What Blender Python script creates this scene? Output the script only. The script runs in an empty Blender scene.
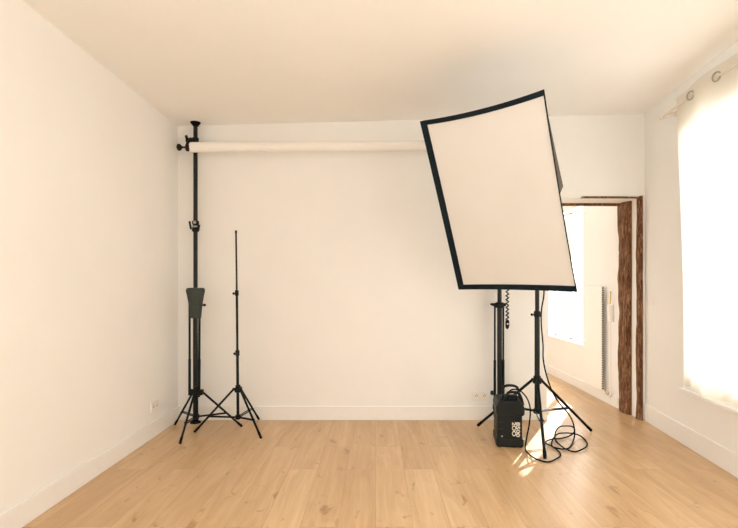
import bpy, bmesh, math, random
from mathutils import Vector, Matrix, noise
random.seed(4)
C = bpy.context.scene.collection
SC = bpy.context.scene
H = 1.2256; F = 492.0; CX = 375.6; CY = 285.7
DB = 4.49                       # depth of the back wall

def at(px, py, d):
    return Vector(((px-CX)*d/F, d, H-(py-CY)*d/F))
def on_floor(px, py, z=0.0):
    return at(px, py, (H-z)*F/(py-CY))

# ------------------------------------------------------------ materials
def mat(name, col, rough=0.5, metal=0.0, spec=0.5, var=0.0, vscale=20, bump=0.0, bscale=60, bdist=0.01):
    m = bpy.data.materials.new(name); m.use_nodes = True
    nt = m.node_tree; b = nt.nodes['Principled BSDF']
    b.inputs['Roughness'].default_value = rough
    b.inputs['Metallic'].default_value = metal
    b.inputs['Specular IOR Level'].default_value = spec
    tc = nt.nodes.new('ShaderNodeTexCoord')
    n = nt.nodes.new('ShaderNodeTexNoise'); n.inputs['Scale'].default_value = vscale
    n.inputs['Detail'].default_value = 4
    nt.links.new(tc.outputs['Object'], n.inputs['Vector'])
    r = nt.nodes.new('ShaderNodeValToRGB')
    r.color_ramp.elements[0].position = .3; r.color_ramp.elements[1].position = .7
    r.color_ramp.elements[0].color = (*[c*(1-var) for c in col], 1)
    r.color_ramp.elements[1].color = (*[min(1, c*(1+var)) for c in col], 1)
    nt.links.new(n.outputs['Fac'], r.inputs['Fac'])
    nt.links.new(r.outputs['Color'], b.inputs['Base Color'])
    if bump:
        n2 = nt.nodes.new('ShaderNodeTexNoise'); n2.inputs['Scale'].default_value = bscale
        n2.inputs['Detail'].default_value = 6
        nt.links.new(tc.outputs['Object'], n2.inputs['Vector'])
        bp = nt.nodes.new('ShaderNodeBump'); bp.inputs['Strength'].default_value = bump
        bp.inputs['Distance'].default_value = bdist
        nt.links.new(n2.outputs['Fac'], bp.inputs['Height'])
        nt.links.new(bp.outputs['Normal'], b.inputs['Normal'])
    return m

WALLC = (.868, .870, .861)
M = {
 'wall': mat('plaster_wall', WALLC, .9, spec=.15, var=.012, vscale=2.5, bump=.10, bscale=9, bdist=.01),
 'ceil': mat('plaster_ceiling', (.895, .897, .89), .95, spec=.1, var=.012, vscale=2, bump=.08, bscale=6),
 'trim': mat('painted_trim', (.862, .86, .848), .55, spec=.3, var=.01),
 'white': mat('white_enamel', (.88, .87, .85), .45, spec=.4, var=.01),
 'black': mat('black_metal', (.0035, .007, .009), .5, spec=.22, var=.1),
 'blackp': mat('black_plastic', (.006, .0075, .008), .55, spec=.22, var=.1, bump=.06, bscale=200),
 'dark': mat('dark_tube', (.005, .008, .009), .38, spec=.35, var=.1),
 'cloth': mat('black_fabric', (.005, .012, .018), .8, spec=.2, var=.2, vscale=60, bump=.1, bscale=300),
 'clothg': mat('grey_lining', (.10, .085, .07), .8, spec=.2, var=.15, vscale=40),
 'grey': mat('grey_felt', (.062, .070, .066), .92, spec=.1, var=.12, vscale=50, bump=.25, bscale=220),
 'steel': mat('steel', (.45, .42, .38), .3, metal=1, var=.05),
 'rodm': mat('rod_metal', (.78, .73, .65), .35, metal=.5, var=.03),
 'brass': mat('brass', (.55, .38, .14), .4, metal=.8, var=.1),
 'pack': mat('pack_plastic', (.007, .009, .0095), .5, spec=.28, var=.1, bump=.06, bscale=200),
 'rubber': mat('rubber', (.004, .005, .006), .8, spec=.15, var=.1),
 'paper': mat('backdrop_paper', (.88, .87, .85), .8, spec=.2, var=.01),
 'diff': mat('diffuser_cloth', (.725, .713, .692), .85, spec=.1, var=.02, vscale=3, bump=.15, bscale=5, bdist=.02),
 'print': mat('white_print', (.72, .68, .58), .6, var=.02),
 'socket': mat('socket_hole', (.10, .085, .065), .6, var=.05),
 'outlet': mat('outlet_plastic', (.86, .845, .80), .4, spec=.4, var=.01),
 'grille': mat('grille_metal', (.16, .15, .13), .5, metal=.3, var=.1),
}

def wood_bark():
    m = bpy.data.materials.new('old_timber'); m.use_nodes = True
    nt = m.node_tree; b = nt.nodes['Principled BSDF']; b.inputs['Roughness'].default_value = .85
    b.inputs['Specular IOR Level'].default_value = .2
    tc = nt.nodes.new('ShaderNodeTexCoord'); mp = nt.nodes.new('ShaderNodeMapping')
    mp.inputs['Scale'].default_value = (45, 45, 9)
    nt.links.new(tc.outputs['Object'], mp.inputs['Vector'])
    n = nt.nodes.new('ShaderNodeTexNoise'); n.inputs['Scale'].default_value = 1; n.inputs['Detail'].default_value = 8
    n.inputs['Roughness'].default_value = .7; n.inputs['Distortion'].default_value = .8
    nt.links.new(mp.outputs['Vector'], n.inputs['Vector'])
    r = nt.nodes.new('ShaderNodeValToRGB'); e = r.color_ramp.elements
    e[0].position = .32; e[0].color = (.03, .012, .006, 1)
    e[1].position = .72; e[1].color = (.50, .31, .18, 1)
    k = e.new(.5); k.color = (.17, .075, .035, 1)
    nt.links.new(n.outputs['Fac'], r.inputs['Fac']); nt.links.new(r.outputs['Color'], b.inputs['Base Color'])
    bp = nt.nodes.new('ShaderNodeBump'); bp.inputs['Strength'].default_value = .9; bp.inputs['Distance'].default_value = .02
    nt.links.new(n.outputs['Fac'], bp.inputs['Height']); nt.links.new(bp.outputs['Normal'], b.inputs['Normal'])
    return m
M['bark'] = wood_bark()

def floor_mat():
    m = bpy.data.materials.new('oak_planks'); m.use_nodes = True
    nt = m.node_tree; L = nt.links; b = nt.nodes['Principled BSDF']
    b.inputs['Roughness'].default_value = .32; b.inputs['Specular IOR Level'].default_value = .5
    tc = nt.nodes.new('ShaderNodeTexCoord')
    mp = nt.nodes.new('ShaderNodeMapping'); mp.inputs['Rotation'].default_value = (0, 0, math.radians(-90))
    L.new(tc.outputs['Object'], mp.inputs['Vector'])
    def brick(c1, c2, mort):
        k = nt.nodes.new('ShaderNodeTexBrick'); k.offset = .37; k.offset_frequency = 2
        k.inputs['Scale'].default_value = 1; k.inputs['Brick Width'].default_value = 1.25
        k.inputs['Row Height'].default_value = .192; k.inputs['Mortar Size'].default_value = .0012
        k.inputs['Mortar Smooth'].default_value = .1
        k.inputs['Color1'].default_value = c1; k.inputs['Color2'].default_value = c2; k.inputs['Mortar'].default_value = mort
        L.new(mp.outputs['Vector'], k.inputs['Vector']); return k
    k = brick((.575, .39, .215, 1), (.665, .475, .28, 1), (.46, .30, .165, 1))
    rnd = brick((0, 0, 0, 1), (1, 1, 1, 1), (0, 0, 0, 1))
    # grain, shifted per plank
    off = nt.nodes.new('ShaderNodeVectorMath'); off.operation = 'MULTIPLY_ADD'
    off.inputs[1].default_value = (7, 13, 5)
    L.new(rnd.outputs['Color'], off.inputs[0]); L.new(tc.outputs['Object'], off.inputs[2])
    def noise_(scale, detail, rough=.6, dist=0.):
        mq = nt.nodes.new('ShaderNodeMapping'); mq.inputs['Scale'].default_value = scale
        L.new(off.outputs[0], mq.inputs['Vector'])
        n = nt.nodes.new('ShaderNodeTexNoise'); n.inputs['Scale'].default_value = 1; n.inputs['Detail'].default_value = detail
        n.inputs['Roughness'].default_value = rough; n.inputs['Distortion'].default_value = dist
        L.new(mq.outputs['Vector'], n.inputs['Vector']); return n
    def mulmix(a, n, lo, hi, c0, c1, fac=1.):
        r = nt.nodes.new('ShaderNodeValToRGB'); r.color_ramp.elements[0].position = lo; r.color_ramp.elements[1].position = hi
        r.color_ramp.elements[0].color = c0; r.color_ramp.elements[1].color = c1
        L.new(n.outputs['Fac'], r.inputs['Fac'])
        x = nt.nodes.new('ShaderNodeMix'); x.data_type = 'RGBA'; x.blend_type = 'MULTIPLY'; x.inputs['Factor'].default_value = fac
        L.new(a, x.inputs['A']); L.new(r.outputs['Color'], x.inputs['B']); return x.outputs['Result']
    g1 = noise_((55, 2.2, 1), 6, .65, .3)
    g2 = noise_((9, 1.1, 1), 4, .6, 1.2)
    g3 = noise_((13, 5.5, 1), 3, .55, .8)
    c = mulmix(k.outputs['Color'], g1, .3, .7, (.90, .87, .84, 1), (1.04, 1.04, 1.03, 1))
    c = mulmix(c, g2, .36, .66, (.88, .83, .76, 1), (1.05, 1.06, 1.07, 1))
    c = mulmix(c, g3, .27, .37, (.70, .60, .50, 1), (1, 1, 1, 1))
    L.new(c, b.inputs['Base Color'])
    bp = nt.nodes.new('ShaderNodeBump'); bp.inputs['Strength'].default_value = .05; bp.inputs['Distance'].default_value = .004
    L.new(g1.outputs['Fac'], bp.inputs['Height']); L.new(bp.outputs['Normal'], b.inputs['Normal'])
    return m
M['floor'] = floor_mat()

def sheer_mat():
    m = bpy.data.materials.new('sheer_voile'); m.use_nodes = True
    nt = m.node_tree; nt.nodes.clear(); L = nt.links
    out = nt.nodes.new('ShaderNodeOutputMaterial')
    d = nt.nodes.new('ShaderNodeBsdfDiffuse'); d.inputs['Color'].default_value = (.86, .80, .70, 1)
    t = nt.nodes.new('ShaderNodeBsdfTranslucent'); t.inputs['Color'].default_value = (.86, .84, .79, 1)
    tr = nt.nodes.new('ShaderNodeBsdfTransparent')
    tc = nt.nodes.new('ShaderNodeTexCoord'); n = nt.nodes.new('ShaderNodeTexNoise'); n.inputs['Scale'].default_value = 400
    L.new(tc.outputs['Object'], n.inputs['Vector'])
    a = nt.nodes.new('ShaderNodeMixShader'); a.inputs[0].default_value = .62
    L.new(d.outputs[0], a.inputs[1]); L.new(t.outputs[0], a.inputs[2])
    mr = nt.nodes.new('ShaderNodeMapRange'); mr.inputs['To Min'].default_value = .05; mr.inputs['To Max'].default_value = .15
    L.new(n.outputs['Fac'], mr.inputs['Value'])
    b = nt.nodes.new('ShaderNodeMixShader'); L.new(mr.outputs[0], b.inputs[0])
    L.new(a.outputs[0], b.inputs[1]); L.new(tr.outputs[0], b.inputs[2])
    L.new(b.outputs[0], out.inputs[0]); return m
M['sheer'] = sheer_mat()

def glass_mat():
    m = bpy.data.materials.new('window_glass'); m.use_nodes = True
    nt = m.node_tree; nt.nodes.clear(); L = nt.links
    out = nt.nodes.new('ShaderNodeOutputMaterial')
    g = nt.nodes.new('ShaderNodeBsdfGlossy'); g.inputs['Roughness'].default_value = .02
    tr = nt.nodes.new('ShaderNodeBsdfTransparent'); tr.inputs['Color'].default_value = (.97, .97, .96, 1)
    b = nt.nodes.new('ShaderNodeMixShader'); b.inputs[0].default_value = .05
    L.new(tr.outputs[0], b.inputs[1]); L.new(g.outputs[0], b.inputs[2]); L.new(b.outputs[0], out.inputs[0]); return m
M['glass'] = glass_mat()

# ------------------------------------------------------------ mesh helpers
def obj(name, bm, m, parent=None, smooth=False, bevel=0):
    me = bpy.data.meshes.new(name)
    bmesh.ops.recalc_face_normals(bm, faces=bm.faces)
    bm.to_mesh(me); bm.free()
    me.materials.append(m)
    o = bpy.data.objects.new(name, me); C.objects.link(o)
    if smooth:
        for p in me.polygons: p.use_smooth = True
        me.set_sharp_from_angle(angle=math.radians(40))
    if bevel:
        md = o.modifiers.new('bevel', 'BEVEL'); md.width = bevel; md.segments = 2; md.limit_method = 'ANGLE'
    if parent is not None:
        o.parent = parent
        o.matrix_parent_inverse = Matrix.Translation(-parent.location)
    return o
def tag(o, label, cat, group=None):
    o['label'] = label; o['category'] = cat
    if group: o['group'] = group
    return o
def thing(name, label, cat, loc, group=None):
    o = bpy.data.objects.new(name, None); C.objects.link(o); o.location = loc
    o.empty_display_size = .05
    return tag(o, label, cat, group)
def struct(name, bm, m, **k):
    o = obj(name, bm, m, **k); o['kind'] = 'structure'; return o
def B(): return bmesh.new()
def box(bm, x0, x1, y0, y1, z0, z1, fr=None):
    vs = []
    for z in (z0, z1):
        for x, y in ((x0, y0), (x1, y0), (x1, y1), (x0, y1)):
            p = Vector((x, y, z)); vs.append(bm.verts.new(fr @ p if fr else p))
    for f in ((0, 3, 2, 1), (4, 5, 6, 7), (0, 1, 5, 4), (1, 2, 6, 5), (2, 3, 7, 6), (3, 0, 4, 7)):
        bm.faces.new([vs[i] for i in f])
    return vs
def frame_of(d):
    d = d.normalized(); a = Vector((0, 0, 1)) if abs(d.z) < .9 else Vector((1, 0, 0))
    u = d.cross(a).normalized(); return u, d.cross(u).normalized()
def sweep(bm, pts, rad, n=10, caps=True):
    pts = [Vector(p) for p in pts]
    if not isinstance(rad, (list, tuple)): rad = [rad]*len(pts)
    rings = []; u = v = None
    for i, p in enumerate(pts):
        d = (pts[min(i+1, len(pts)-1)]-pts[max(i-1, 0)]).normalized()
        if u is None: u, v = frame_of(d)
        else:
            u = (u-d*u.dot(d)).normalized(); v = d.cross(u)
        rings.append([bm.verts.new(p+(u*math.cos(2*math.pi*k/n)+v*math.sin(2*math.pi*k/n))*rad[i]) for k in range(n)])
    for a, b in zip(rings, rings[1:]):
        for k in range(n): bm.faces.new((a[k], a[(k+1) % n], b[(k+1) % n], b[k]))
    if caps: bm.faces.new(rings[0]); bm.faces.new(rings[-1])
def tube(bm, a, b, r, r2=None, n=12):
    sweep(bm, [a, b], [r, r if r2 is None else r2], n)
def lathe(bm, c, prof, axis=(0, 0, 1), n=20):
    c = Vector(c); ax = Vector(axis).normalized(); u, v = frame_of(ax); rings = []
    for r, h in prof:
        rings.append([bm.verts.new(c+ax*h+(u*math.cos(2*math.pi*k/n)+v*math.sin(2*math.pi*k/n))*max(r, 1e-4)) for k in range(n)])
    for a, b in zip(rings, rings[1:]):
        for k in range(n): bm.faces.new((a[k], a[(k+1) % n], b[(k+1) % n], b[k]))
    bm.faces.new(rings[0]); bm.faces.new(rings[-1])
def torus(bm, c, axis, R, r, n=20, m=8):
    ax = Vector(axis).normalized(); u, v = frame_of(ax); c = Vector(c); rings = []
    for i in range(n):
        t = 2*math.pi*i/n; d = u*math.cos(t)+v*math.sin(t)
        rings.append([bm.verts.new(c+d*(R+r*math.cos(2*math.pi*j/m))+ax*r*math.sin(2*math.pi*j/m)) for j in range(m)])
    for i in range(n):
        a, b = rings[i], rings[(i+1) % n]
        for j in range(m): bm.faces.new((a[j], a[(j+1) % m], b[(j+1) % m], b[j]))
def smooth_path(pts, k=6):
    pts = [Vector(p) for p in pts]; out = []
    for i in range(len(pts)-1):
        p0 = pts[max(i-1, 0)]; p1 = pts[i]; p2 = pts[i+1]; p3 = pts[min(i+2, len(pts)-1)]
        for j in range(k):
            t = j/k
            out.append(.5*((2*p1)+(p2-p0)*t+(2*p0-5*p1+4*p2-p3)*t*t+(3*p1-p0-3*p2+p3)*t**3))
    out.append(pts[-1]); return out

# ------------------------------------------------------------ the room
XL = -1.803; XC = 2.459; YR = -1.7          # left wall, back right corner, rear wall
TH = .30
JX0, JX1, DOORH, WT = 1.564, 2.426, 2.03, .36   # doorway to the next room
def ceil_z(x): return 2.683+(x-XL)*(2.795-2.683)/(XC-XL)
YE = 8.2                                         # end of the next room

bm = B(); box(bm, XL-TH, 3.2, YR-TH, YE+TH, -.12, 0); struct('floor', bm, M['floor'])
bm = B()
vs = box(bm, XL-TH, 3.2, YR-TH, DB+WT, 0, 1)
for i, v in enumerate(vs): v.co.z = ceil_z(v.co.x)+(.15 if i > 3 else 0)
struct('ceiling', bm, M['ceil'])
bm = B(); box(bm, -.6, 3.2, DB+WT, YE+TH, 2.75, 2.9); struct('ceiling_next_room', bm, M['ceil'])
ZT = 2.9
W8 = (-1.1, .7, .4, 2.45)  # opening for an unseen window, added to brighten the right wall
bm = B(); box(bm, XL-TH, XL, YR-TH, W8[0], 0, ZT); box(bm, XL-TH, XL, W8[1], DB+WT, 0, ZT)
box(bm, XL-TH, XL, W8[0], W8[1], 0, W8[2]); box(bm, XL-TH, XL, W8[0], W8[1], W8[3], ZT)
struct('wall_left', bm, M['wall'])
bm = B()
box(bm, XL, JX0, DB, DB+WT, 0, ZT)
box(bm, JX0, JX1, DB, DB+WT, DOORH, ZT)
box(bm, JX1, 3.0, DB, DB+WT, 0, ZT)
struct('wall_back', bm, M['wall'])
# right wall runs slightly inwards: its own frame, u towards the camera, v outwards
UD = Vector((-.1065, -1, 0)).normalized(); VD = Vector((-UD.y, UD.x, 0))
FR = Matrix(((UD.x, VD.x, 0, XC), (UD.y, VD.y, 0, DB), (0, 0, 1, 0), (0, 0, 0, 1)))
def ru(y): return (DB-y)/(-UD.y)
W1 = (ru(3.78), ru(2.25), .55, 2.40)
W2 = (ru(1.25), ru(-.25), .50, 2.40)
bm = B(); UE = 6.4
box(bm, -.02, W1[0], 0, TH, 0, ZT, FR); box(bm, W1[1], W2[0], 0, TH, 0, ZT, FR); box(bm, W2[1], UE, 0, TH, 0, ZT, FR)
for w in (W1, W2):
    box(bm, w[0], w[1], 0, TH, 0, w[2], FR); box(bm, w[0], w[1], 0, TH, w[3], ZT, FR)
struct('wall_right', bm, M['wall'])
# rear wall behind the camera, with two tall unseen windows added for fill light
RW = [(-1.35, -.15), (.35, 1.35)]
bm = B(); xs = [XL] + [v for w in RW for v in w] + [1.9]
for i in range(0, len(xs), 2): box(bm, xs[i], xs[i+1], YR-TH, YR, 0, ZT)
for w in RW:
    box(bm, w[0], w[1], YR-TH, YR, 0, .35); box(bm, w[0], w[1], YR-TH, YR, 2.55, ZT)
struct('wall_rear', bm, M['wall'])
# next room
NX = 2.43; NW = (5.76, 6.90, .53, 2.17)
bm = B()
box(bm, NX, NX+.14, DB+WT, NW[0], 0, ZT); box(bm, NX, NX+.14, NW[1], YE, 0, ZT)
box(bm, NX, NX+.14, NW[0], NW[1], 0, NW[2]); box(bm, NX, NX+.14, NW[0], NW[1], NW[3], ZT)
struct('wall_next_room_right', bm, M['wall'])
bm = B(); box(bm, -.4, -.3, DB+WT, YE, 0, ZT); struct('wall_next_room_left', bm, M['wall'])
bm = B(); box(bm, -.4, NX+.14, YE, YE+.2, 0, ZT); struct('wall_next_room_end', bm, M['wall'])

# baseboards
def bb(bm, x0, x1, y0, y1, h, fr=None): box(bm, x0, x1, y0, y1, 0, h, fr)
bm = B(); box(bm, XL+.014, JX0-.0, DB-.014, DB, 0, .128); struct('baseboard_back', bm, M['trim'], bevel=.004)
bm = B(); box(bm, XL, XL+.014, YR, DB, 0, .128); struct('baseboard_left', bm, M['trim'], bevel=.004)
bm = B(); box(bm, .03, UE-.3, -.014, 0, 0, .15, FR); struct('baseboard_right', bm, M['trim'], bevel=.004)
bm = B(); box(bm, NX-.014, NX, DB+WT+.06, YE, 0, .11); struct('baseboard_next_room', bm, M['trim'], bevel=.004)

# windows: frame, mullion, glass
def window(name, u0, u1, v0, z0, z1, fr, mull=(.5,), rails=(.33, .66), t=.055, mw=.035):
    bm = B(); d = .05
    box(bm, u0, u0+t, v0, v0+d, z0, z1, fr); box(bm, u1-t, u1, v0, v0+d, z0, z1, fr)
    box(bm, u0, u1, v0, v0+d, z0, z0+t, fr); box(bm, u0, u1, v0, v0+d, z1-t, z1, fr)
    for k in mull:
        u = u0+(u1-u0)*k; box(bm, u-mw, u+mw, v0, v0+d, z0, z1, fr)
    for k in rails:
        z = z0+(z1-z0)*k; box(bm, u0, u1, v0+.01, v0+d-.01, z-.012, z+.012, fr)
    o = struct(name, bm, M['trim'])
    bm = B(); box(bm, u0+t, u1-t, v0+.02, v0+.026, z0+t, z1-t, fr)
    obj('pane', bm, M['glass'], o)
    return o
window('window_1', W1[0], W1[1], .20, W1[2], W1[3], FR)
window('window_2', W2[0], W2[1], .20, W2[2], W2[3], FR)
FN = Matrix(((0, 1, 0, NX), (1, 0, 0, 0), (0, 0, 1, 0), (0, 0, 0, 1)))
window('window_3', NW[0], NW[1], .09, NW[2], NW[3], FN, mull=(.51,), rails=(), t=.03, mw=.022)
FL = Matrix(((0, -1, 0, XL), (1, 0, 0, 0), (0, 0, 1, 0), (0, 0, 0, 1)))
window('window_6', W8[0], W8[1], .2, W8[2], W8[3], FL)  # unseen window, added with its light for the right wall
FRR = Matrix(((1, 0, 0, 0), (0, -1, 0, YR), (0, 0, 1, 0), (0, 0, 0, 1)))
for i, w in enumerate(RW): window('window_%d' % (4+i), w[0], w[1], .2, .35, 2.55, FRR)  # unseen rear windows, added to let fill light in
# sill below the curtained window
bm = B(); box(bm, W1[0]-.04, W1[1]+.04, -.035, -.0005, .405, .440, FR)
struct('trim_1', bm, M['trim'], bevel=.008)
bm = B(); box(bm, W1[0]-.055, W1[0]-.005, -.012, 0, .440, W1[3]+.05, FR); struct('trim_2', bm, M['trim'], bevel=.004)

# ------------------------------------------------------------ old timbers round the doorway
def timber(name, x0, x1, y0, y1, z0, z1, jit, label, seed, foot=0):
    bm = B(); n = 60; rings = []
    base = [(x1, y1), (x0+.02, y1), (x0, y1-.02), (x0-.004, (y0+y1)/2), (x0, y0+.015), (x0+.015, y0), (x1, y0)]
    for i in range(n+1):
        z = z0+(z1-z0)*i/n; ring = []
        for j, (x, y) in enumerate(base):
            e = jit if j not in (0, 6) else jit*.15
            q = noise.noise(Vector((j*3.1+seed, z*2.2, 0)))+.5*noise.noise(Vector((j*5.3+seed, z*9, 2)))
            q2 = noise.noise(Vector((j*2.7+seed+9, z*1.6, 4)))
            k = 1+(foot if z < z0+.12 else 0)
            ring.append(bm.verts.new((x+q*e-(foot*.02 if z < z0+.12 and j not in (0, 6) else 0), y+q2*e*1.6*(1 if j in (1, 2, 3) else .15), z)))
        rings.append(ring)
    m = len(base)
    for a, b in zip(rings, rings[1:]):
        for k in range(m): bm.faces.new((a[k], a[(k+1) % m], b[(k+1) % m], b[k]))
    bm.faces.new(rings[0]); bm.faces.new(rings[-1])
    return tag(obj(name, bm, M['bark'], smooth=False), label, 'timber post', None)
timber('timber_post', 2.393, 2.46, 4.66, 4.868, 0, 2.03, .018, 'wide rough brown timber post in the doorway, behind the white plaster strip', 1)
timber('timber_post', 2.404, 2.432, 4.475, 4.555, 0, 2.045, .010, 'thin rough brown timber post at the front edge of the doorway', 7)
def lintel(y0, y1, z0, z1, label, x1, xs_):
    bm = B(); n = 30; rings = []
    for i in range(n+1):
        x = xs_+(x1-xs_)*i/n; r = []
        for j, (y, z) in enumerate(((y0, z0), (y1, z0), (y1, z1), (y0, z1))):
            r.append(bm.verts.new((x, y, z+.005*noise.noise(Vector((x*4, j*3, z0*9))))))
        rings.append(r)
    for a, b in zip(rings, rings[1:]):
        for k in range(4): bm.faces.new((a[k], a[(k+1) % 4], b[(k+1) % 4], b[k]))
    bm.faces.new(rings[0]); bm.faces.new(rings[-1])
    return tag(obj('timber_lintel', bm, M['bark']), label, 'timber lintel')
lintel(4.478, 4.53, 2.027, 2.040, 'thin brown timber strip along the front top edge of the doorway', 2.432, 1.88)  # strip cut short on the left, where glare washes the wood out
lintel(4.80, 4.868, 2.012, 2.045, 'brown timber beam along the far top edge of the doorway', 2.42, 1.82)  # beam also shortened on the left to mimic the glare

# ------------------------------------------------------------ radiator in the next room
rd = thing('radiator', 'tall white panel radiator on the next room wall, seen through the doorway', 'radiator', (2.38, 5.33, 0))
bm = B(); box(bm, 2.375, 2.384, 5.17, 5.62, .12, 1.225); obj('front_panel', bm, M['white'], rd, bevel=.006)
bm = B(); box(bm, 2.388, 2.396, 5.17, 5.62, .12, 1.225); obj('back_panel', bm, M['white'], rd, bevel=.006)
bm = B()
for i in range(44):
    z = .14+i*.0245; box(bm, 2.376, 2.395, 5.160, 5.169, z, z+.014)
o = obj('side_grille', bm, M['grille'], rd); o['label'] = 'grey slotted side grille'
for z in (.25, 1.05):
    for yb in (5.25, 5.5):
        bm = B(); box(bm, 2.396, NX-.001, yb, yb+.04, z, z+.05); obj('wall_bracket', bm, M['white'], rd)
bm = B(); sweep(bm, smooth_path([(2.39, 5.18, .13), (2.395, 5.10, .09), (2.40, 5.04, .10), (2.40, 5.03, .2), (2.40, 5.03, .5), (2.40, 5.03, .86)]), .007)
obj('pipe', bm, M['white'], rd, True)
bm = B(); lathe(bm, (2.40, 5.03, .86), [(.012, -.01), (.028, 0), (.03, .02), (.03, .15), (.026, .17), (.01, .175)]); obj('thermostat_head', bm, M['white'], rd, True)
bm = B(); tube(bm, (2.40, 5.03, 1.03), (2.405, 5.03, 1.17), .007); o = obj('valve_stem', bm, M['brass'], rd, True); o['label'] = 'brass valve stem'
bm = B(); lathe(bm, (2.395, 5.06, .12), [(.014, -.03), (.02, -.02), (.02, .01), (.012, .02)], (0, -1, 0)); obj('valve', bm, M['steel'], rd, True)

# ------------------------------------------------------------ outlets and switch
def outlet(name, loc, ex, ey, w, h, n, label):
    # ex: along the wall, ey: out of the wall
    t = thing(name, label, 'power outlet', loc)
    fr = Matrix(((ex.x, ey.x, 0, loc[0]), (ex.y, ey.y, 0, loc[1]), (0, 0, 1, loc[2]), (0, 0, 0, 1)))
    bm = B(); box(bm, -w/2, w/2, 0, .010, -h/2, h/2, fr); obj('cover_plate', bm, M['outlet'], t, bevel=.003)
    for i in range(n):
        u = (i-(n-1)/2)*w/n
        bm = B(); lathe(bm, fr @ Vector((u, .0095, 0)), [(.024, 0), (.024, .001), (.021, .0015)], ey)
        s = obj('socket', bm, M['outlet'], t)
        bm = B()
        for du, dz in ((-.0095, 0), (.0095, 0), (0, .011)):
            lathe(bm, fr @ Vector((u+du, .0112, dz)), [(.0042, 0), (.0042, .0006)], ey, 10)
        obj('pin_holes', bm, M['socket'], s)
    return t
p = at(480.3, 395.7, DB)
outlet('power_outlet', (p.x, DB, p.z), Vector((1, 0, 0)), Vector((0, -1, 0)), .145, .082, 2, 'cream double power outlet on the back wall, left of the black power pack')
outlet('power_outlet', (XL, 4.003, .245), Vector((0, 1, 0)), Vector((1, 0, 0)), .13, .08, 2, 'cream double power outlet low on the left wall')
sy = 4.36; su = ru(sy); pz = 1.094
t = thing('light_switch', 'small cream light switch on the right wall, between doorway and curtain', 'light switch', FR @ Vector((su, 0, pz)))
bm = B(); box(bm, su-.04, su+.04, -.010, 0, pz-.04, pz+.04, FR); obj('cover_plate', bm, M['outlet'], t, bevel=.003)
bm = B(); box(bm, su-.022, su+.022, -.015, -.010, pz-.025, pz+.025, FR); obj('rocker', bm, M['white'], t, bevel=.002)

# ------------------------------------------------------------ curtain and rod
RV = -.075; RZ = 2.60
cu0, cu1 = ru(3.79), ru(2.1)
cur = thing('sheer_curtain', 'white sheer eyelet curtain hanging over the right-hand window', 'curtain', FR @ Vector((cu0, RV, .45)))
ring0 = ru(3.545); RS = .322
bm = B(); nu, nz = 150, 40; g = []
for i in range(nu+1):
    row = []
    for j in range(nz+1):
        s = j/nz; z = .475+(RZ+.075-.475)*s
        u = cu0+(cu1-cu0)*i/nu
        ph = math.pi*(u-ring0)/RS
        am = .030-.014*s
        v = RV-am*math.sin(ph)+.016*math.sin(2.3*ph+1.3*s)*(1-s*s)+.012*noise.noise(Vector((u*6, z*1.3, 0)))*(1-s)
        u2 = u+.09*(1-s)*max(0, 1-(u-cu0)/.5)
        z2 = z+(.012*noise.noise(Vector((u*9, 3, 0))) if j == 0 else 0)
        row.append(bm.verts.new(FR @ Vector((u2, v, z2))))
    g.append(row)
for i in range(nu):
    for j in range(nz): bm.faces.new((g[i][j], g[i+1][j], g[i+1][j+1], g[i][j+1]))
obj('panel', bm, M['sheer'], cur, True)
k = 0
while ring0+k*RS < cu1:
    bm = B(); torus(bm, FR @ Vector((ring0+k*RS, RV-.010, RZ)), VD*.9-UD*.3, .030, .0055)
    o = obj('eyelet_ring', bm, M['steel'], cur, True); k += 1
rod = thing('curtain_rod', 'slim pale metal curtain rod near the ceiling on the right wall', 'curtain rod', FR @ Vector((ru(4.0), RV, RZ)))
bm = B(); tube(bm, FR @ Vector((ru(3.99), RV, RZ)), FR @ Vector((ru(1.95), RV, RZ)), .010); obj('rod', bm, M['rodm'], rod, True)
bm = B(); lathe(bm, FR @ Vector((ru(3.99), RV, RZ)), [(.011, -.005), (.018, 0), (.02, .015), (.012, .03), (.004, .035)], -UD); obj('finial', bm, M['rodm'], rod, True)
for y in (3.92, 2.0):
    bm = B(); tube(bm, FR @ Vector((ru(y), 0, RZ)), FR @ Vector((ru(y), RV, RZ)), .008); lathe(bm, FR @ Vector((ru(y), 0, RZ)), [(.026, 0), (.026, .006), (.01, .01)], -VD)
    obj('bracket', bm, M['rodm'], rod, True)

# ------------------------------------------------------------ support poles of the backdrop
def support_pole(px, d, label, zlow, rods):
    x = (px-CX)*d/F; zt = ceil_z(x)
    t = thing('support_pole', label, 'backdrop pole', (x, d, 0), 'floor to ceiling backdrop poles')
    del t['group']
    bm = B(); lathe(bm, (x, d, 0), [(.047, 0), (.047, .006), (.042, .012), (.026, .018), (.0235, .035)]); obj('base_foot', bm, M['rubber'], t, True)
    bm = B(); tube(bm, (x, d, .02), (x, d, zlow), .0215, n=20); obj('lower_tube', bm, M['dark'], t, True)
    bm = B(); tube(bm, (x, d, zlow-.02), (x, d, zt-.03), .0185, n=20); obj('upper_tube', bm, M['dark'], t, True)
    bm = B(); lathe(bm, (x, d, zt-.001), [(.0195, -.040), (.024, -.032), (.032, -.022), (.043, -.008), (.044, 0)]); obj('ceiling_foot', bm, M['rubber'], t, True)
    return t, x, zt
LP, lx, lzt = support_pole(195.5, 4.40, 'black floor-to-ceiling pole by the left wall, carrying the roll end with the knob', at(0, 317, 4.40).z, 1)
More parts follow.
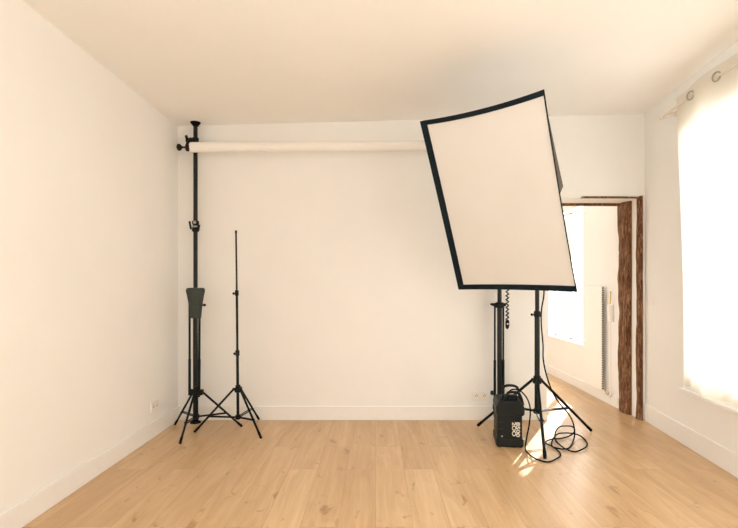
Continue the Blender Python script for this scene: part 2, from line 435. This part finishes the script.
# joint with lever
jz = at(0, 226, 4.40).z
bm = B(); lathe(bm, (lx, 4.40, jz), [(.022, -.052), (.030, -.047), (.030, -.02), (.024, -.012), (.024, .012), (.030, .02), (.030, .042), (.022, .047)])
j = obj('joint_collar', bm, M['blackp'], LP, True)
bm = B(); tube(bm, (lx-.035, 4.385, jz-.03), (lx-.048, 4.385, jz+.04), .009); obj('lock_lever', bm, M['blackp'], j, True)
bm = B(); tube(bm, (lx+.03, 4.38, jz-.04), (lx+.04, 4.38, jz+.01), .011); obj('lock_bolt', bm, M['blackp'], j, True)
bm = B(); lathe(bm, (lx+.006, 4.368, jz+.028), [(.014, 0), (.014, .012), (.01, .016)], (0, -1, 0)); lathe(bm, (lx, 4.40, jz-.006), [(.030, -.006), (.030, .006)])
o = obj('rivet', bm, M['steel'], j, True); o['label'] = 'bare steel rivet'
RP, rx, rzt = support_pole(499.5, 4.40, 'black floor-to-ceiling pole behind the power pack, with two side rods', at(0, 303, 4.40).z, 2)
bz = at(0, 304.5, 4.40).z
bm = B(); lathe(bm, (rx, 4.40, bz), [(.034, -.03), (.040, -.02), (.040, .014), (.030, .02)])
box(bm, rx-.062, rx+.052, 4.375, 4.425, bz-.014, bz+.012); tube(bm, (rx-.085, 4.37, bz+.004), (rx-.05, 4.39, bz), .010)
obj('clamp_collar', bm, M['blackp'], RP, False, .003)
for dx in (-.0456, .0300):
    bm = B(); tube(bm, (rx+dx, 4.385, .06), (rx+dx, 4.385, bz), .0085); tube(bm, (rx+dx, 4.385, .06), (rx+dx, 4.385, at(0, 360, 4.385).z), .0118)
    obj('side_rod', bm, M['black'], RP, True)
bm = B(); lathe(bm, (rx, 4.40, .14), [(.055, -.03), (.06, -.02), (.06, .02), (.05, .03)]); obj('lower_collar', bm, M['blackp'], RP, True)

# roll of paper across the two poles
rd_ = 4.29; rz = at(0, 147.3, rd_).z; rx0 = (191-CX)*rd_/F; rx1 = (509-CX)*rd_/F
rze = at(0, 145.2, rd_).z
roll = thing('backdrop_paper_roll', 'long cream paper backdrop roll held across the tops of both poles', 'backdrop roll', ((rx0+rx1)/2, rd_, rz-.045))
bm = B(); tube(bm, (rx0, rd_, rz), (rx1, rd_, rze+.0), .044, n=32); obj('paper', bm, M['paper'], roll, True)
bm = B(); lathe(bm, (rx0, rd_, rz), [(.016, -.01), (.022, 0), (.022, .025), (.012, .03)], (-1, 0, 0)); tube(bm, (rx0, rd_, rz), (rx0-.105, rd_, rz), .008)
obj('spindle', bm, M['blackp'], roll, True)
bm = B(); lathe(bm, (rx0-.098, rd_, rz), [(.012, -.02), (.02, -.012), (.030, 0), (.030, .014), (.022, .02), (.008, .022)], (-1, 0, 0)); obj('end_knob', bm, M['blackp'], roll, True)
bm = B(); lathe(bm, (rx1, rd_, rze), [(.040, -.002), (.046, 0), (.046, .02), (.02, .026)], (1, 0, 0)); obj('chain_wheel', bm, M['blackp'], roll, True)
def roll_bracket(x, xr, z, label):
    t = thing('roll_bracket', label, 'bracket', (x, 4.40, z+.075))
    bm = B(); lathe(bm, (x, 4.40, z+.088), [(.020, -.03), (.028, -.027), (.028, .027), (.020, .03)]); box(bm, x-.075, x-.015, 4.36, 4.40, z+.066, z+.104)
    obj('pole_clamp', bm, M['blackp'], t, False, .004)
    bm = B(); tube(bm, (x-.060, 4.37, z+.085), (x-.062, 4.34, z+.118), .012); obj('clamp_lever', bm, M['blackp'], t, True)
    bm = B(); sweep(bm, smooth_path([(xr-.03, 4.37, z+.10), (xr-.035, 4.33, z+.07), (xr-.035, 4.30, z+.035), (xr-.032, 4.268, z), (xr-.032, 4.28, z-.024), (xr-.032, 4.31, z-.02)]), .0115)
    obj('hook', bm, M['blackp'], t, True)
roll_bracket(lx, rx0, rz, 'black clamp bracket with hook at the knob end of the paper roll')
roll_bracket(rx, rx+.02, rze, 'black clamp bracket on the right pole, hidden behind the softbox')
# hanging spiral pull chain
cx_ = (507.3-CX)*4.29/F; z0 = at(0, 321, 4.29).z; z1 = rze-.02
ch = thing('pull_chain', 'black spiral pull chain hanging below the softbox, beside the pole', 'chain', (cx_, 4.29, at(0, 329, 4.29).z))
bm = B(); n = int((z1-z0)/.034*10)
sweep(bm, [(cx_+.012*math.cos(2*math.pi*i/10), 4.29+.012*math.sin(2*math.pi*i/10), z0+(z1-z0)*i/n) for i in range(n+1)], .0048, 6)
obj('chain', bm, M['black'], ch, True)
bm = B(); sweep(bm, [(cx_, 4.29, z0), (cx_, 4.29, z1)], .002, 6); obj('cord', bm, M['blackp'], ch, True)
bm = B(); lathe(bm, (cx_, 4.29, at(0, 329, 4.29).z), [(.006, 0), (.014, .012), (.017, .03), (.017, .065), (.008, .078)]); tg = obj('weight', bm, M['blackp'], ch, True)
bm = B(); box(bm, cx_-.008, cx_+.006, 4.270, 4.274, z0-.03, z0-.018); o = obj('weight_label', bm, M['print'], tg); o['label'] = 'small pale label patch'

# ------------------------------------------------------------ tripod light stands
def tripod(t, c, feet, hubz, lowz, rl, rb, frac=.55, rc=.014):
    c = Vector(c)
    for i, f in enumerate(feet):
        f = Vector((f[0], f[1], 0)); d = (f-c); d.z = 0; d.normalize()
        top = Vector((c.x, c.y, hubz))+d*.036
        ft = Vector((f.x, f.y, rl+.004))
        bm = B(); tube(bm, top, ft, rl)
        lg = obj('leg', bm, M['black'], t, True)
        bm = B(); dd = (ft-top).normalized(); tube(bm, ft-dd*.05, ft+dd*.002, rl+.0016); obj('rubber_foot', bm, M['rubber'], lg, True)
        mid = top.lerp(ft, frac)
        bm = B()
        side = Vector((-d.y, d.x, 0))*(rl+.003)
        for s in (-1, 1): tube(bm, Vector((c.x, c.y, lowz))+d*.02+side*s, mid+side*s, rb, n=8)
        obj('brace', bm, M['black'], t, True)
    bm = B(); lathe(bm, (c.x, c.y, hubz), [(rc+.006, -.03), (rc+.016, -.024), (rc+.016, .004), (rc+.010, .012), (rc+.010, .03), (rc+.003, .036)])
    for f in feet:
        d = Vector((f[0]-c.x, f[1]-c.y, 0)).normalized(); tube(bm, Vector((c.x, c.y, hubz-.006)), Vector((c.x, c.y, hubz+.002))+d*.046, .012, n=8)
    obj('hub', bm, M['blackp'], t, True)
    bm = B(); lathe(bm, (c.x, c.y, lowz), [(rc+.004, -.02), (rc+.010, -.015), (rc+.010, .015), (rc+.004, .02)]); obj('lower_collar', bm, M['blackp'], t, True)
def collar(t, x, y, z, r, knob=(-1, 0), kl=.04):
    bm = B(); lathe(bm, (x, y, z), [(r+.003, -.024), (r+.007, -.02), (r+.007, .016), (r+.004, .024)])
    cl = obj('collar', bm, M['blackp'], t, True)
    k = Vector((knob[0], knob[1], 0)); a = Vector((x, y, z-.004))
    bm = B(); tube(bm, a+k*r, a+k*kl, .006); lathe(bm, a+k*(kl-.006), [(.008, 0), (.011, .003), (.011, .010), (.008, .013)], k, 10); obj('lock_knob', bm, M['blackp'], cl, True)

# slim stand with bare pole
feet = [on_floor(194.5, 433.5), on_floor(261, 439.5), on_floor(258.8, 420.5)]
c = (feet[0]+feet[1]+feet[2])/3; c.x = (238-CX)*c.y/F
ls = thing('light_stand', 'slim black tripod stand with a tall bare pole, right of the left backdrop pole', 'light stand', (c.x, c.y, 0))
Z = lambda py: at(0, py, c.y).z
tripod(ls, c, feet, Z(389), Z(417), .0088, .005, .64, .0115)
bm = B(); tube(bm, (c.x, c.y, Z(419)), (c.x-.005, c.y, Z(353)), .0122); obj('lower_tube', bm, M['black'], ls, True)
bm = B(); tube(bm, (c.x-.005, c.y, Z(353)), (c.x-.010, c.y, Z(293)), .0102); obj('middle_tube', bm, M['black'], ls, True)
bm = B(); tube(bm, (c.x-.010, c.y, Z(293)), (c.x-.017, c.y, Z(231)), .0078); lathe(bm, (c.x-.017, c.y, Z(231)), [(.008, -.02), (.0092, -.02), (.0092, 0), (.006, .006)]); obj('upper_tube', bm, M['dark'], ls, True)
collar(ls, c.x-.005, c.y, Z(353), .0105, (-.8, -.6), .026); collar(ls, c.x-.010, c.y, Z(293), .0088, (-1, 0), .028)

# stand with the grey hood
feet = [on_floor(175, 425.8), on_floor(180, 445), on_floor(241.8, 427.7)]
c = (feet[0]+feet[1]+feet[2])/3; c.x = (196.5-CX)*c.y/F
hs = thing('light_stand', 'black tripod stand with a grey tapered hood on top, in front of the left pole', 'light stand', (c.x, c.y, 0))
Z = lambda py: at(0, py, c.y).z
X = lambda px: (px-CX)*c.y/F
tripod(hs, c, feet, Z(391), Z(416.5), .0088, .005, .62, .0125)
bm = B(); tube(bm, (X(199), c.y, Z(397)), (X(199.6), c.y, Z(303)), .0095); tube(bm, (X(199), c.y, Z(392)), (X(199.3), c.y, Z(359)), .0118); obj('column', bm, M['black'], hs, True)
bm = B(); tube(bm, (X(189.6), c.y, Z(395)), (X(189.6), c.y, Z(303)), .0088); tube(bm, (X(189.6), c.y, Z(395)), (X(189.6), c.y, Z(359)), .0112); obj('side_rod', bm, M['black'], hs, True)
bm = B(); tube(bm, (c.x, c.y, Z(418)), (c.x, c.y, Z(386)), .014); obj('lower_tube', bm, M['black'], hs, True)
bm = B(); box(bm, X(189), X(203), c.y-.025, c.y+.025, Z(395), Z(389.5)); obj('clamp_block', bm, M['blackp'], hs, False, .006)
bm = B(); hz = Z(318); hh = Z(287.8)-hz
prof = [(.040, .004), (.045, 0), (.0465, .02), (.049, .06), (.059, .14), (.070, .20), (.0765, hh-.030), (.0765, hh-.018), (.072, hh-.006), (.058, hh), (.03, hh)]
lathe(bm, (X(195.6), c.y, hz), prof, n=28)
for v in bm.verts:
    q = noise.noise(v.co*14); d = Vector((v.co.x-X(195.6), v.co.y-c.y, 0)); v.co += d*q*.035
o = obj('hood', bm, M['grey'], hs, True); o['label'] = 'grey fabric hood'
bm = B(); tube(bm, (X(202), c.y, Z(305)), (X(204.5), c.y-.01, Z(305)), .006); lathe(bm, (X(204), c.y-.01, Z(305)), [(.009, 0), (.011, .004), (.011, .014), (.006, .018)], (1, 0, 0), 10); obj('lock_knob', bm, M['blackp'], hs, True)

# softbox stand
feet = [on_floor(478, 427), on_floor(591, 432), on_floor(545, 460)]
c = Vector((1.297, 3.95, 0)); 
Z = lambda py: at(0, py, c.y).z
SB = thing('softbox_stand', 'black tripod stand carrying the large softbox, right of the power pack', 'light stand', (c.x, c.y, 0))
tripod(SB, c, feet, Z(380), Z(411), .0112, .006, .55, .019)
bm = B(); tube(bm, (c.x, c.y, Z(413)), (c.x, c.y, Z(314)), .0205, n=16); obj('lower_tube', bm, M['dark'], SB, True)
bm = B(); tube(bm, (c.x, c.y, Z(314)), (c.x, c.y, 2.04), .0165, n=16); obj('upper_tube', bm, M['dark'], SB, True)
collar(SB, c.x, c.y, Z(314), .019, (-.95, -.3), .05)

# ------------------------------------------------------------ softbox
SW, SH = .925, 1.314
RZm = Matrix.Rotation(-.734, 4, 'Z') @ Matrix.Rotation(.419, 4, 'X') @ Matrix.Rotation(.014, 4, 'Y')
SM = Matrix.Translation((.832, 3.40, H+.563)) @ RZm
sb = thing('softbox', 'large tilted rectangular softbox with black edge and cream front cloth', 'softbox', SM @ Vector((0, .62, 0)))
NS = 24
def rect_loop(w0, w1, h0, h1, bow, y):
    cs = [Vector((w0, y, h1)), Vector((w1-(.018 if w1 > .2 else 0), y, h1)), Vector((w1, y, h0)), Vector((w0, y, h0))]
    nrm = [Vector((0, 0, -1)), Vector((-1, 0, 0)), Vector((0, 0, 1)), Vector((1, 0, 0))]
    out = []
    for s in range(4):
        a, b = cs[s], cs[(s+1) % 4]
        for k in range(NS):
            t = k/NS; out.append(a.lerp(b, t)+nrm[s]*bow[s]*4*t*(1-t))
    return out
def skin(bm, loops):
    rr = [[bm.verts.new(SM @ p) for p in l] for l in loops]; m = len(rr[0])
    for a, b in zip(rr, rr[1:]):
        for k in range(m): bm.faces.new((a[k], a[(k+1) % m], b[(k+1) % m], b[k]))
    return rr
w, h = SW/2, SH/2
ob = (.021, .006, .008, .003)
wr = w-.002
outer = rect_loop(-w, wr, -h, h, ob, 0)
inner = rect_loop(-w+.048, wr-.007, -h+.038, h-.034, (.018, .005, .007, .003), .004)
inn2 = rect_loop(-w+.050, wr-.009, -h+.040, h-.036, (.018, .005, .007, .003), .014)
bm = B(); skin(bm, [inn2, inner, outer, rect_loop(-w, wr, -h, h, ob, .012)]); obj('rim', bm, M['cloth'], sb, True)
bm = B()
l1 = rect_loop(-w, wr, -h, h, ob, .012); l2 = rect_loop(-w+.002, wr+.006, -h+.002, h-.002, (.02, .004, .016, .004), .060)
for i in range(NS, 2*NS):
    q = (i-NS)/NS; l2[i].x -= .034*(1-q/.48) if q < .48 else .034
l2[2*NS].x -= .034; l2[2*NS-1].x -= 0
sq = rect_loop(-.11, .11, -.11, .11, (-.03,)*4, .50)
loops = [l1, l2]
for k in range(1, 7):
    t = k/6; loops.append([a.lerp(b, t)+Vector((0, .05*math.sin(math.pi*t), 0)) for a, b in zip(l2, sq)])
skin(bm, loops); o = obj('shell', bm, M['clothg'], sb, True); o['label'] = 'dark grey outer shell'
bm = B(); n1, n2 = 40, 50; g = []
dl = rect_loop(-w+.047, wr-.006, -h+.037, h-.033, (.018, .005, .007, .003), .011)
def edge(s, t):
    k = min(int(t*NS), NS-1); f_ = t*NS-k
    a = dl[s*NS+k]; b = dl[(s*NS+k+1) % (4*NS)]; return a.lerp(b, f_)
for i in range(n1+1):
    u = i/n1; row = []
    for j in range(n2+1):
        v = j/n2
        T, Bt = edge(0, u), edge(2, 1-u); Lf, Rt = edge(3, 1-v), edge(1, v)
        p = T*(1-v)+Bt*v+Lf*(1-u)+Rt*u-((dl[0]*(1-u)+dl[NS]*u)*(1-v)+(dl[3*NS]*(1-u)+dl[2*NS]*u)*v)
        e = math.sin(math.pi*u)*math.sin(math.pi*v)
        p.y += .006*e+.004*noise.noise(Vector((u*5, v*4, 1)))*min(1, e*4)
        row.append(bm.verts.new(SM @ p))
    g.append(row)
for i in range(n1):
    for j in range(n2): bm.faces.new((g[i][j], g[i+1][j], g[i+1][j+1], g[i][j+1]))
o = obj('front_cloth', bm, M['diff'], sb, True); o['label'] = 'cream diffuser cloth'
ax = (SM.to_3x3() @ Vector((0, 1, 0)))
bm = B(); lathe(bm, SM @ Vector((0, .49, 0)), [(.13, 0), (.15, .004), (.15, .03), (.09, .035)], ax, 28); obj('speed_ring', bm, M['blackp'], sb, True)
bm = B(); lathe(bm, SM @ Vector((0, .52, 0)), [(.07, 0), (.078, .02), (.078, .22), (.07, .24), (.06, .26), (.02, .262)], ax, 28); fh = obj('flash_head', bm, M['blackp'], sb, True)
hp = SM @ Vector((0, .70, 0))
bm = B(); tube(bm, (c.x, c.y, 2.0), hp, .022); obj('mount_bracket', bm, M['blackp'], fh, True)

# ------------------------------------------------------------ power pack
y0 = 3.715; x0, x1 = (497.2-CX)*y0/F, (523.3-CX)*y0/F; D = .255
zz = lambda py: at(0, py, y0).z
pk = thing('power_pack', 'black flash power pack with carry handle standing on the floor by the softbox stand', 'power pack', ((x0+x1)/2, y0+D/2, 0))
bm = B(); box(bm, x0+.006, x1-.006, y0+.006, y0+D-.006, .045, zz(408)); obj('body', bm, M['pack'], pk, bevel=.012)
bm = B()
v = box(bm, x0-.002, x1+.004, y0-.004, y0+D+.004, .004, .070)
obj('base', bm, M['pack'], pk, bevel=.012)
for sx in (x0+.02, x1-.02):
    for sy in (y0+.02, y0+D-.02):
        bm = B(); lathe(bm, (sx, sy, 0), [(.012, 0), (.013, .008)], n=10); obj('rubber_foot', bm, M['rubber'], pk)
bm = B()
zt0, zt1, zt2 = zz(411.5), zz(407), zz(402)
prof = [(x0-.002, zt0-.01), (x0-.004, zt1), (x0+.016, zt2), (x1-.010, zt2), (x1+.010, zt1-.006), (x1+.010, zt0-.02), (x1-.002, zt0-.035), (x0+.004, zt0-.03)]
for yy in (y0-.004, y0+D+.004): pass
a = [bm.verts.new((x, y0-.006, z)) for x, z in prof]; b = [bm.verts.new((x, y0+D+.006, z)) for x, z in prof]
bm.faces.new(a); bm.faces.new(b)
for k in range(len(prof)): bm.faces.new((a[k], a[(k+1) % len(prof)], b[(k+1) % len(prof)], b[k]))
obj('top_housing', bm, M['pack'], pk, bevel=.008)
# front control recess
bm = B(); box(bm, x0+.045, x1-.035, y0+.055, y0+.10, zz(404), zz(397)); obj('control_panel', bm, M['black'], pk, bevel=.003)
for k in range(3):
    bm = B(); xx = x0+.075+k*.033; lathe(bm, (xx, y0+.056, zz(399.8)), [(.007, 0), (.007, .006), (.004, .008)], (0, -1, 0), 12); obj('control_button', bm, M['dark'], pk, True)
for yy, hp_ in ((y0+.03, [(503, 405), (504.5, 400), (507.5, 393.6), (510, 392.4), (516, 392.2), (518.4, 393.2), (521, 399), (522.4, 405)]),
               (y0+.20, [(499.6, 402), (499.4, 393), (500, 388), (502.5, 386), (507, 385.4), (511.5, 386), (514.3, 388.5), (515.6, 395), (515.8, 402)])):
    bm = B(); sweep(bm, smooth_path([at(px, py, yy) for px, py in hp_], 5), .0105, 8)
    obj('handle', bm, M['pack'], pk, True)
bm = B(); box(bm, x0-.001, x0+.006, y0+.05, y0+D-.05, .09, zt0-.06); o = obj('side_panel', bm, M['clothg'], pk, bevel=.002); o['label'] = 'grey side panel'
bm = B(); lathe(bm, (x0-.002, y0+D-.06, zz(399)), [(.012, 0), (.018, .004), (.018, .022), (.01, .026)], (-1, 0, 0)); obj('side_knob', bm, M['pack'], pk, True)
for z in (zz(414), zz(423), zz(430)):
    bm = B(); box(bm, x0+.012, x0+.045, y0+.002, y0+.007, z-.003, z+.003); obj('vent_slot', bm, M['dark'], pk)
bm = B(); lathe(bm, (x0+.042, y0+.007, zz(437)), [(.0045, 0), (.0045, .003)], (0, -1, 0), 10); obj('indicator', bm, M['print'], pk)
bm = B(); box(bm, x1-.004, x1+.012, y0-.002, y0+.012, zz(439.5), zz(437.5)); obj('latch', bm, M['print'], pk, bevel=.001)
# printed name, two rows turned a quarter
def text_mesh(s, size):
    cu = bpy.data.curves.new('t', 'FONT'); cu.body = s; cu.size = size; cu.extrude = .0006; cu.offset = .0012; cu.space_character = .98
    o = bpy.data.objects.new('t', cu); C.objects.link(o)
    me = bpy.data.meshes.new_from_object(o.evaluated_get(bpy.context.evaluated_depsgraph_get()))
    bm = B(); bm.from_mesh(me); bpy.data.objects.remove(o); bpy.data.curves.remove(cu); bpy.data.meshes.remove(me); return bm
for s, pxa, L in (('8500', 516.3, 14.8), ('2OO', 512.4, 14.2)):
    bm = text_mesh(s, .040)
    xs = [v.co.x for v in bm.verts]; ys = [v.co.y for v in bm.verts]
    ww, hh_ = max(xs)-min(xs), max(ys)-min(ys); mx, my = min(xs), min(ys)
    TL = L*y0/F; TWd = 3.9*y0/F
    xb = (pxa-CX)*y0/F; ztop = zz(422.3)
    for v in bm.verts:
        u = (v.co.x-mx)/ww*TL; q = (v.co.y-my)/hh_*TWd; e = v.co.z
        v.co = Vector((xb+q, y0+.004-e, ztop-u))
    obj('printed_text', bm, M['print'], pk)

_fl = Vector((x0, y0, 0)); _a = math.radians(-8); _off = pk.location-_fl
pk.rotation_euler.z = _a; pk.location = _fl+Matrix.Rotation(_a, 3, 'Z') @ _off+Vector((0, .02, 0))

# ------------------------------------------------------------ cable
cr = .0055
def fl(px, py): return on_floor(px, py, cr)
pts = [at(508, 393, y0+.03), at(512, 389.6, y0), at(519, 390.2, y0-.06), at(525.5, 396, y0-.08), at(529.3, 404, y0-.08), at(530.3, 412, y0-.07), at(529.3, 424, y0-.06), at(526.8, 437, 3.66), fl(525.3, 448.5), fl(528.5, 455), fl(537, 460), fl(548, 461.8), fl(556.5, 460), fl(560.5, 456), fl(559, 451.5), fl(553, 448), fl(547, 444.5), fl(545.8, 441.5), fl(552, 440.3), fl(561, 439), fl(570, 436.8),
 at(574.6, 433.5, 3.92), at(572.5, 428.5, 3.92), at(566, 426, 3.92), at(559.5, 428, 3.92), at(555.5, 433, 3.92), fl(555.5, 439.5), fl(560, 446), fl(566.5, 450), fl(575, 451.6), fl(583, 450), fl(587, 446), fl(586, 441), fl(580, 436.8), at(572, 434, 3.93), at(564, 433, 3.95), at(557, 435.5, 3.95), fl(552.4, 441), fl(552, 446), fl(557, 449.3), fl(563.5, 449.6), fl(569.5, 447.5), at(573.5, 441.5, 3.84),
 at(574.6, 433, 3.82), at(572.8, 422, 3.84), at(567.5, 412.5, 3.84), at(560, 404, 3.84), at(553, 393, 3.84), at(547, 377, 3.85), at(543.3, 360, 3.86), at(543, 345, 3.87), at(541.3, 325, 3.88), at(541.5, 310, 3.9), at(543.8, 295, 3.92), at(543.5, 280, 3.96), at(541, 240, 4.0), at(536, 200, 4.04)]
pts.append(SM @ Vector((0, .78, -.0)))
for p in pts:
    if p.z < cr: p.z = cr
for i, p in enumerate(pts[8:44]): p.z += (.0095 if 12 <= i <= 14 else 0)+.0045*((i*5) % 3)
bm = B(); sweep(bm, smooth_path(pts, 7), cr, 8)
tag(obj('power_cable', bm, M['rubber'], None, True), 'black cable looping on the floor from the power pack up to the softbox', 'cable')

# ------------------------------------------------------------ light
w = bpy.data.worlds.new('World'); SC.world = w; w.use_nodes = True
bg = w.node_tree.nodes['Background']; bg.inputs[0].default_value = (1, .93, .82, 1); bg.inputs[1].default_value = 3.0
def area(name, loc, rot, sx, sy, e, col=(.985, .98, .965)):
    l = bpy.data.lights.new(name, 'AREA'); l.shape = 'RECTANGLE'; l.size = sx; l.size_y = sy; l.energy = e; l.color = col
    o = bpy.data.objects.new(name, l); C.objects.link(o); o.location = loc; o.rotation_euler = rot; return o
def aim(o, d): o.rotation_euler = Vector(d).to_track_quat('-Z', 'Y').to_euler()
for nme, W, e in (('daylight_right', W1, 100), ('daylight_right_near', W2, 85)):
    o = area(nme, FR @ Vector(((W[0]+W[1])/2, TH+.10, (W[2]+W[3])/2)), (0, 0, 0), 1.7, 2.1, e); aim(o, -VD)
for i, wv in enumerate(RW):
    o = area('fill_rear', ((wv[0]+wv[1])/2, YR-TH-.1, 1.45), (0, 0, 0), 1.3, 2.3, 24); aim(o, (0, 1, 0))  # added fill through the unseen rear windows
o = area('fill_left', (XL-TH-.1, -.2, 1.43), (0, 0, 0), 1.9, 2.2, 245); aim(o, (1, 0, 0))  # added fill from the unseen left window, lifts the right wall
o = area('daylight_next_room', (NX+.45, 6.33, 1.35), (0, 0, 0), 1.4, 1.9, 240); aim(o, (-1, 0, 0))
sl = bpy.data.lights.new('sun', 'SUN'); sl.energy = 20; sl.angle = math.radians(.6); sl.color = (1, .95, .87)
so = bpy.data.objects.new('sun', sl); C.objects.link(so); aim(so, (-.49, -.872, -.60)); so.location = (5, 9, 5)

# ------------------------------------------------------------ camera
cd = bpy.data.cameras.new('camera'); cd.sensor_width = 36; cd.lens = 36*F/738
cd.shift_x = -(CX-369)/738; cd.shift_y = (CY-264)/738; cd.clip_start = .05
co = bpy.data.objects.new('camera', cd); C.objects.link(co); co.location = (0, 0, H); co.rotation_euler = (math.pi/2, 0, 0)
SC.camera = co
SC.view_settings.view_transform = 'Standard'; SC.view_settings.look = 'None'
SC.view_settings.exposure = -1.03; SC.view_settings.gamma = 1.0
SC.cycles.max_bounces = 20; SC.cycles.diffuse_bounces = 18; SC.cycles.transparent_max_bounces = 12
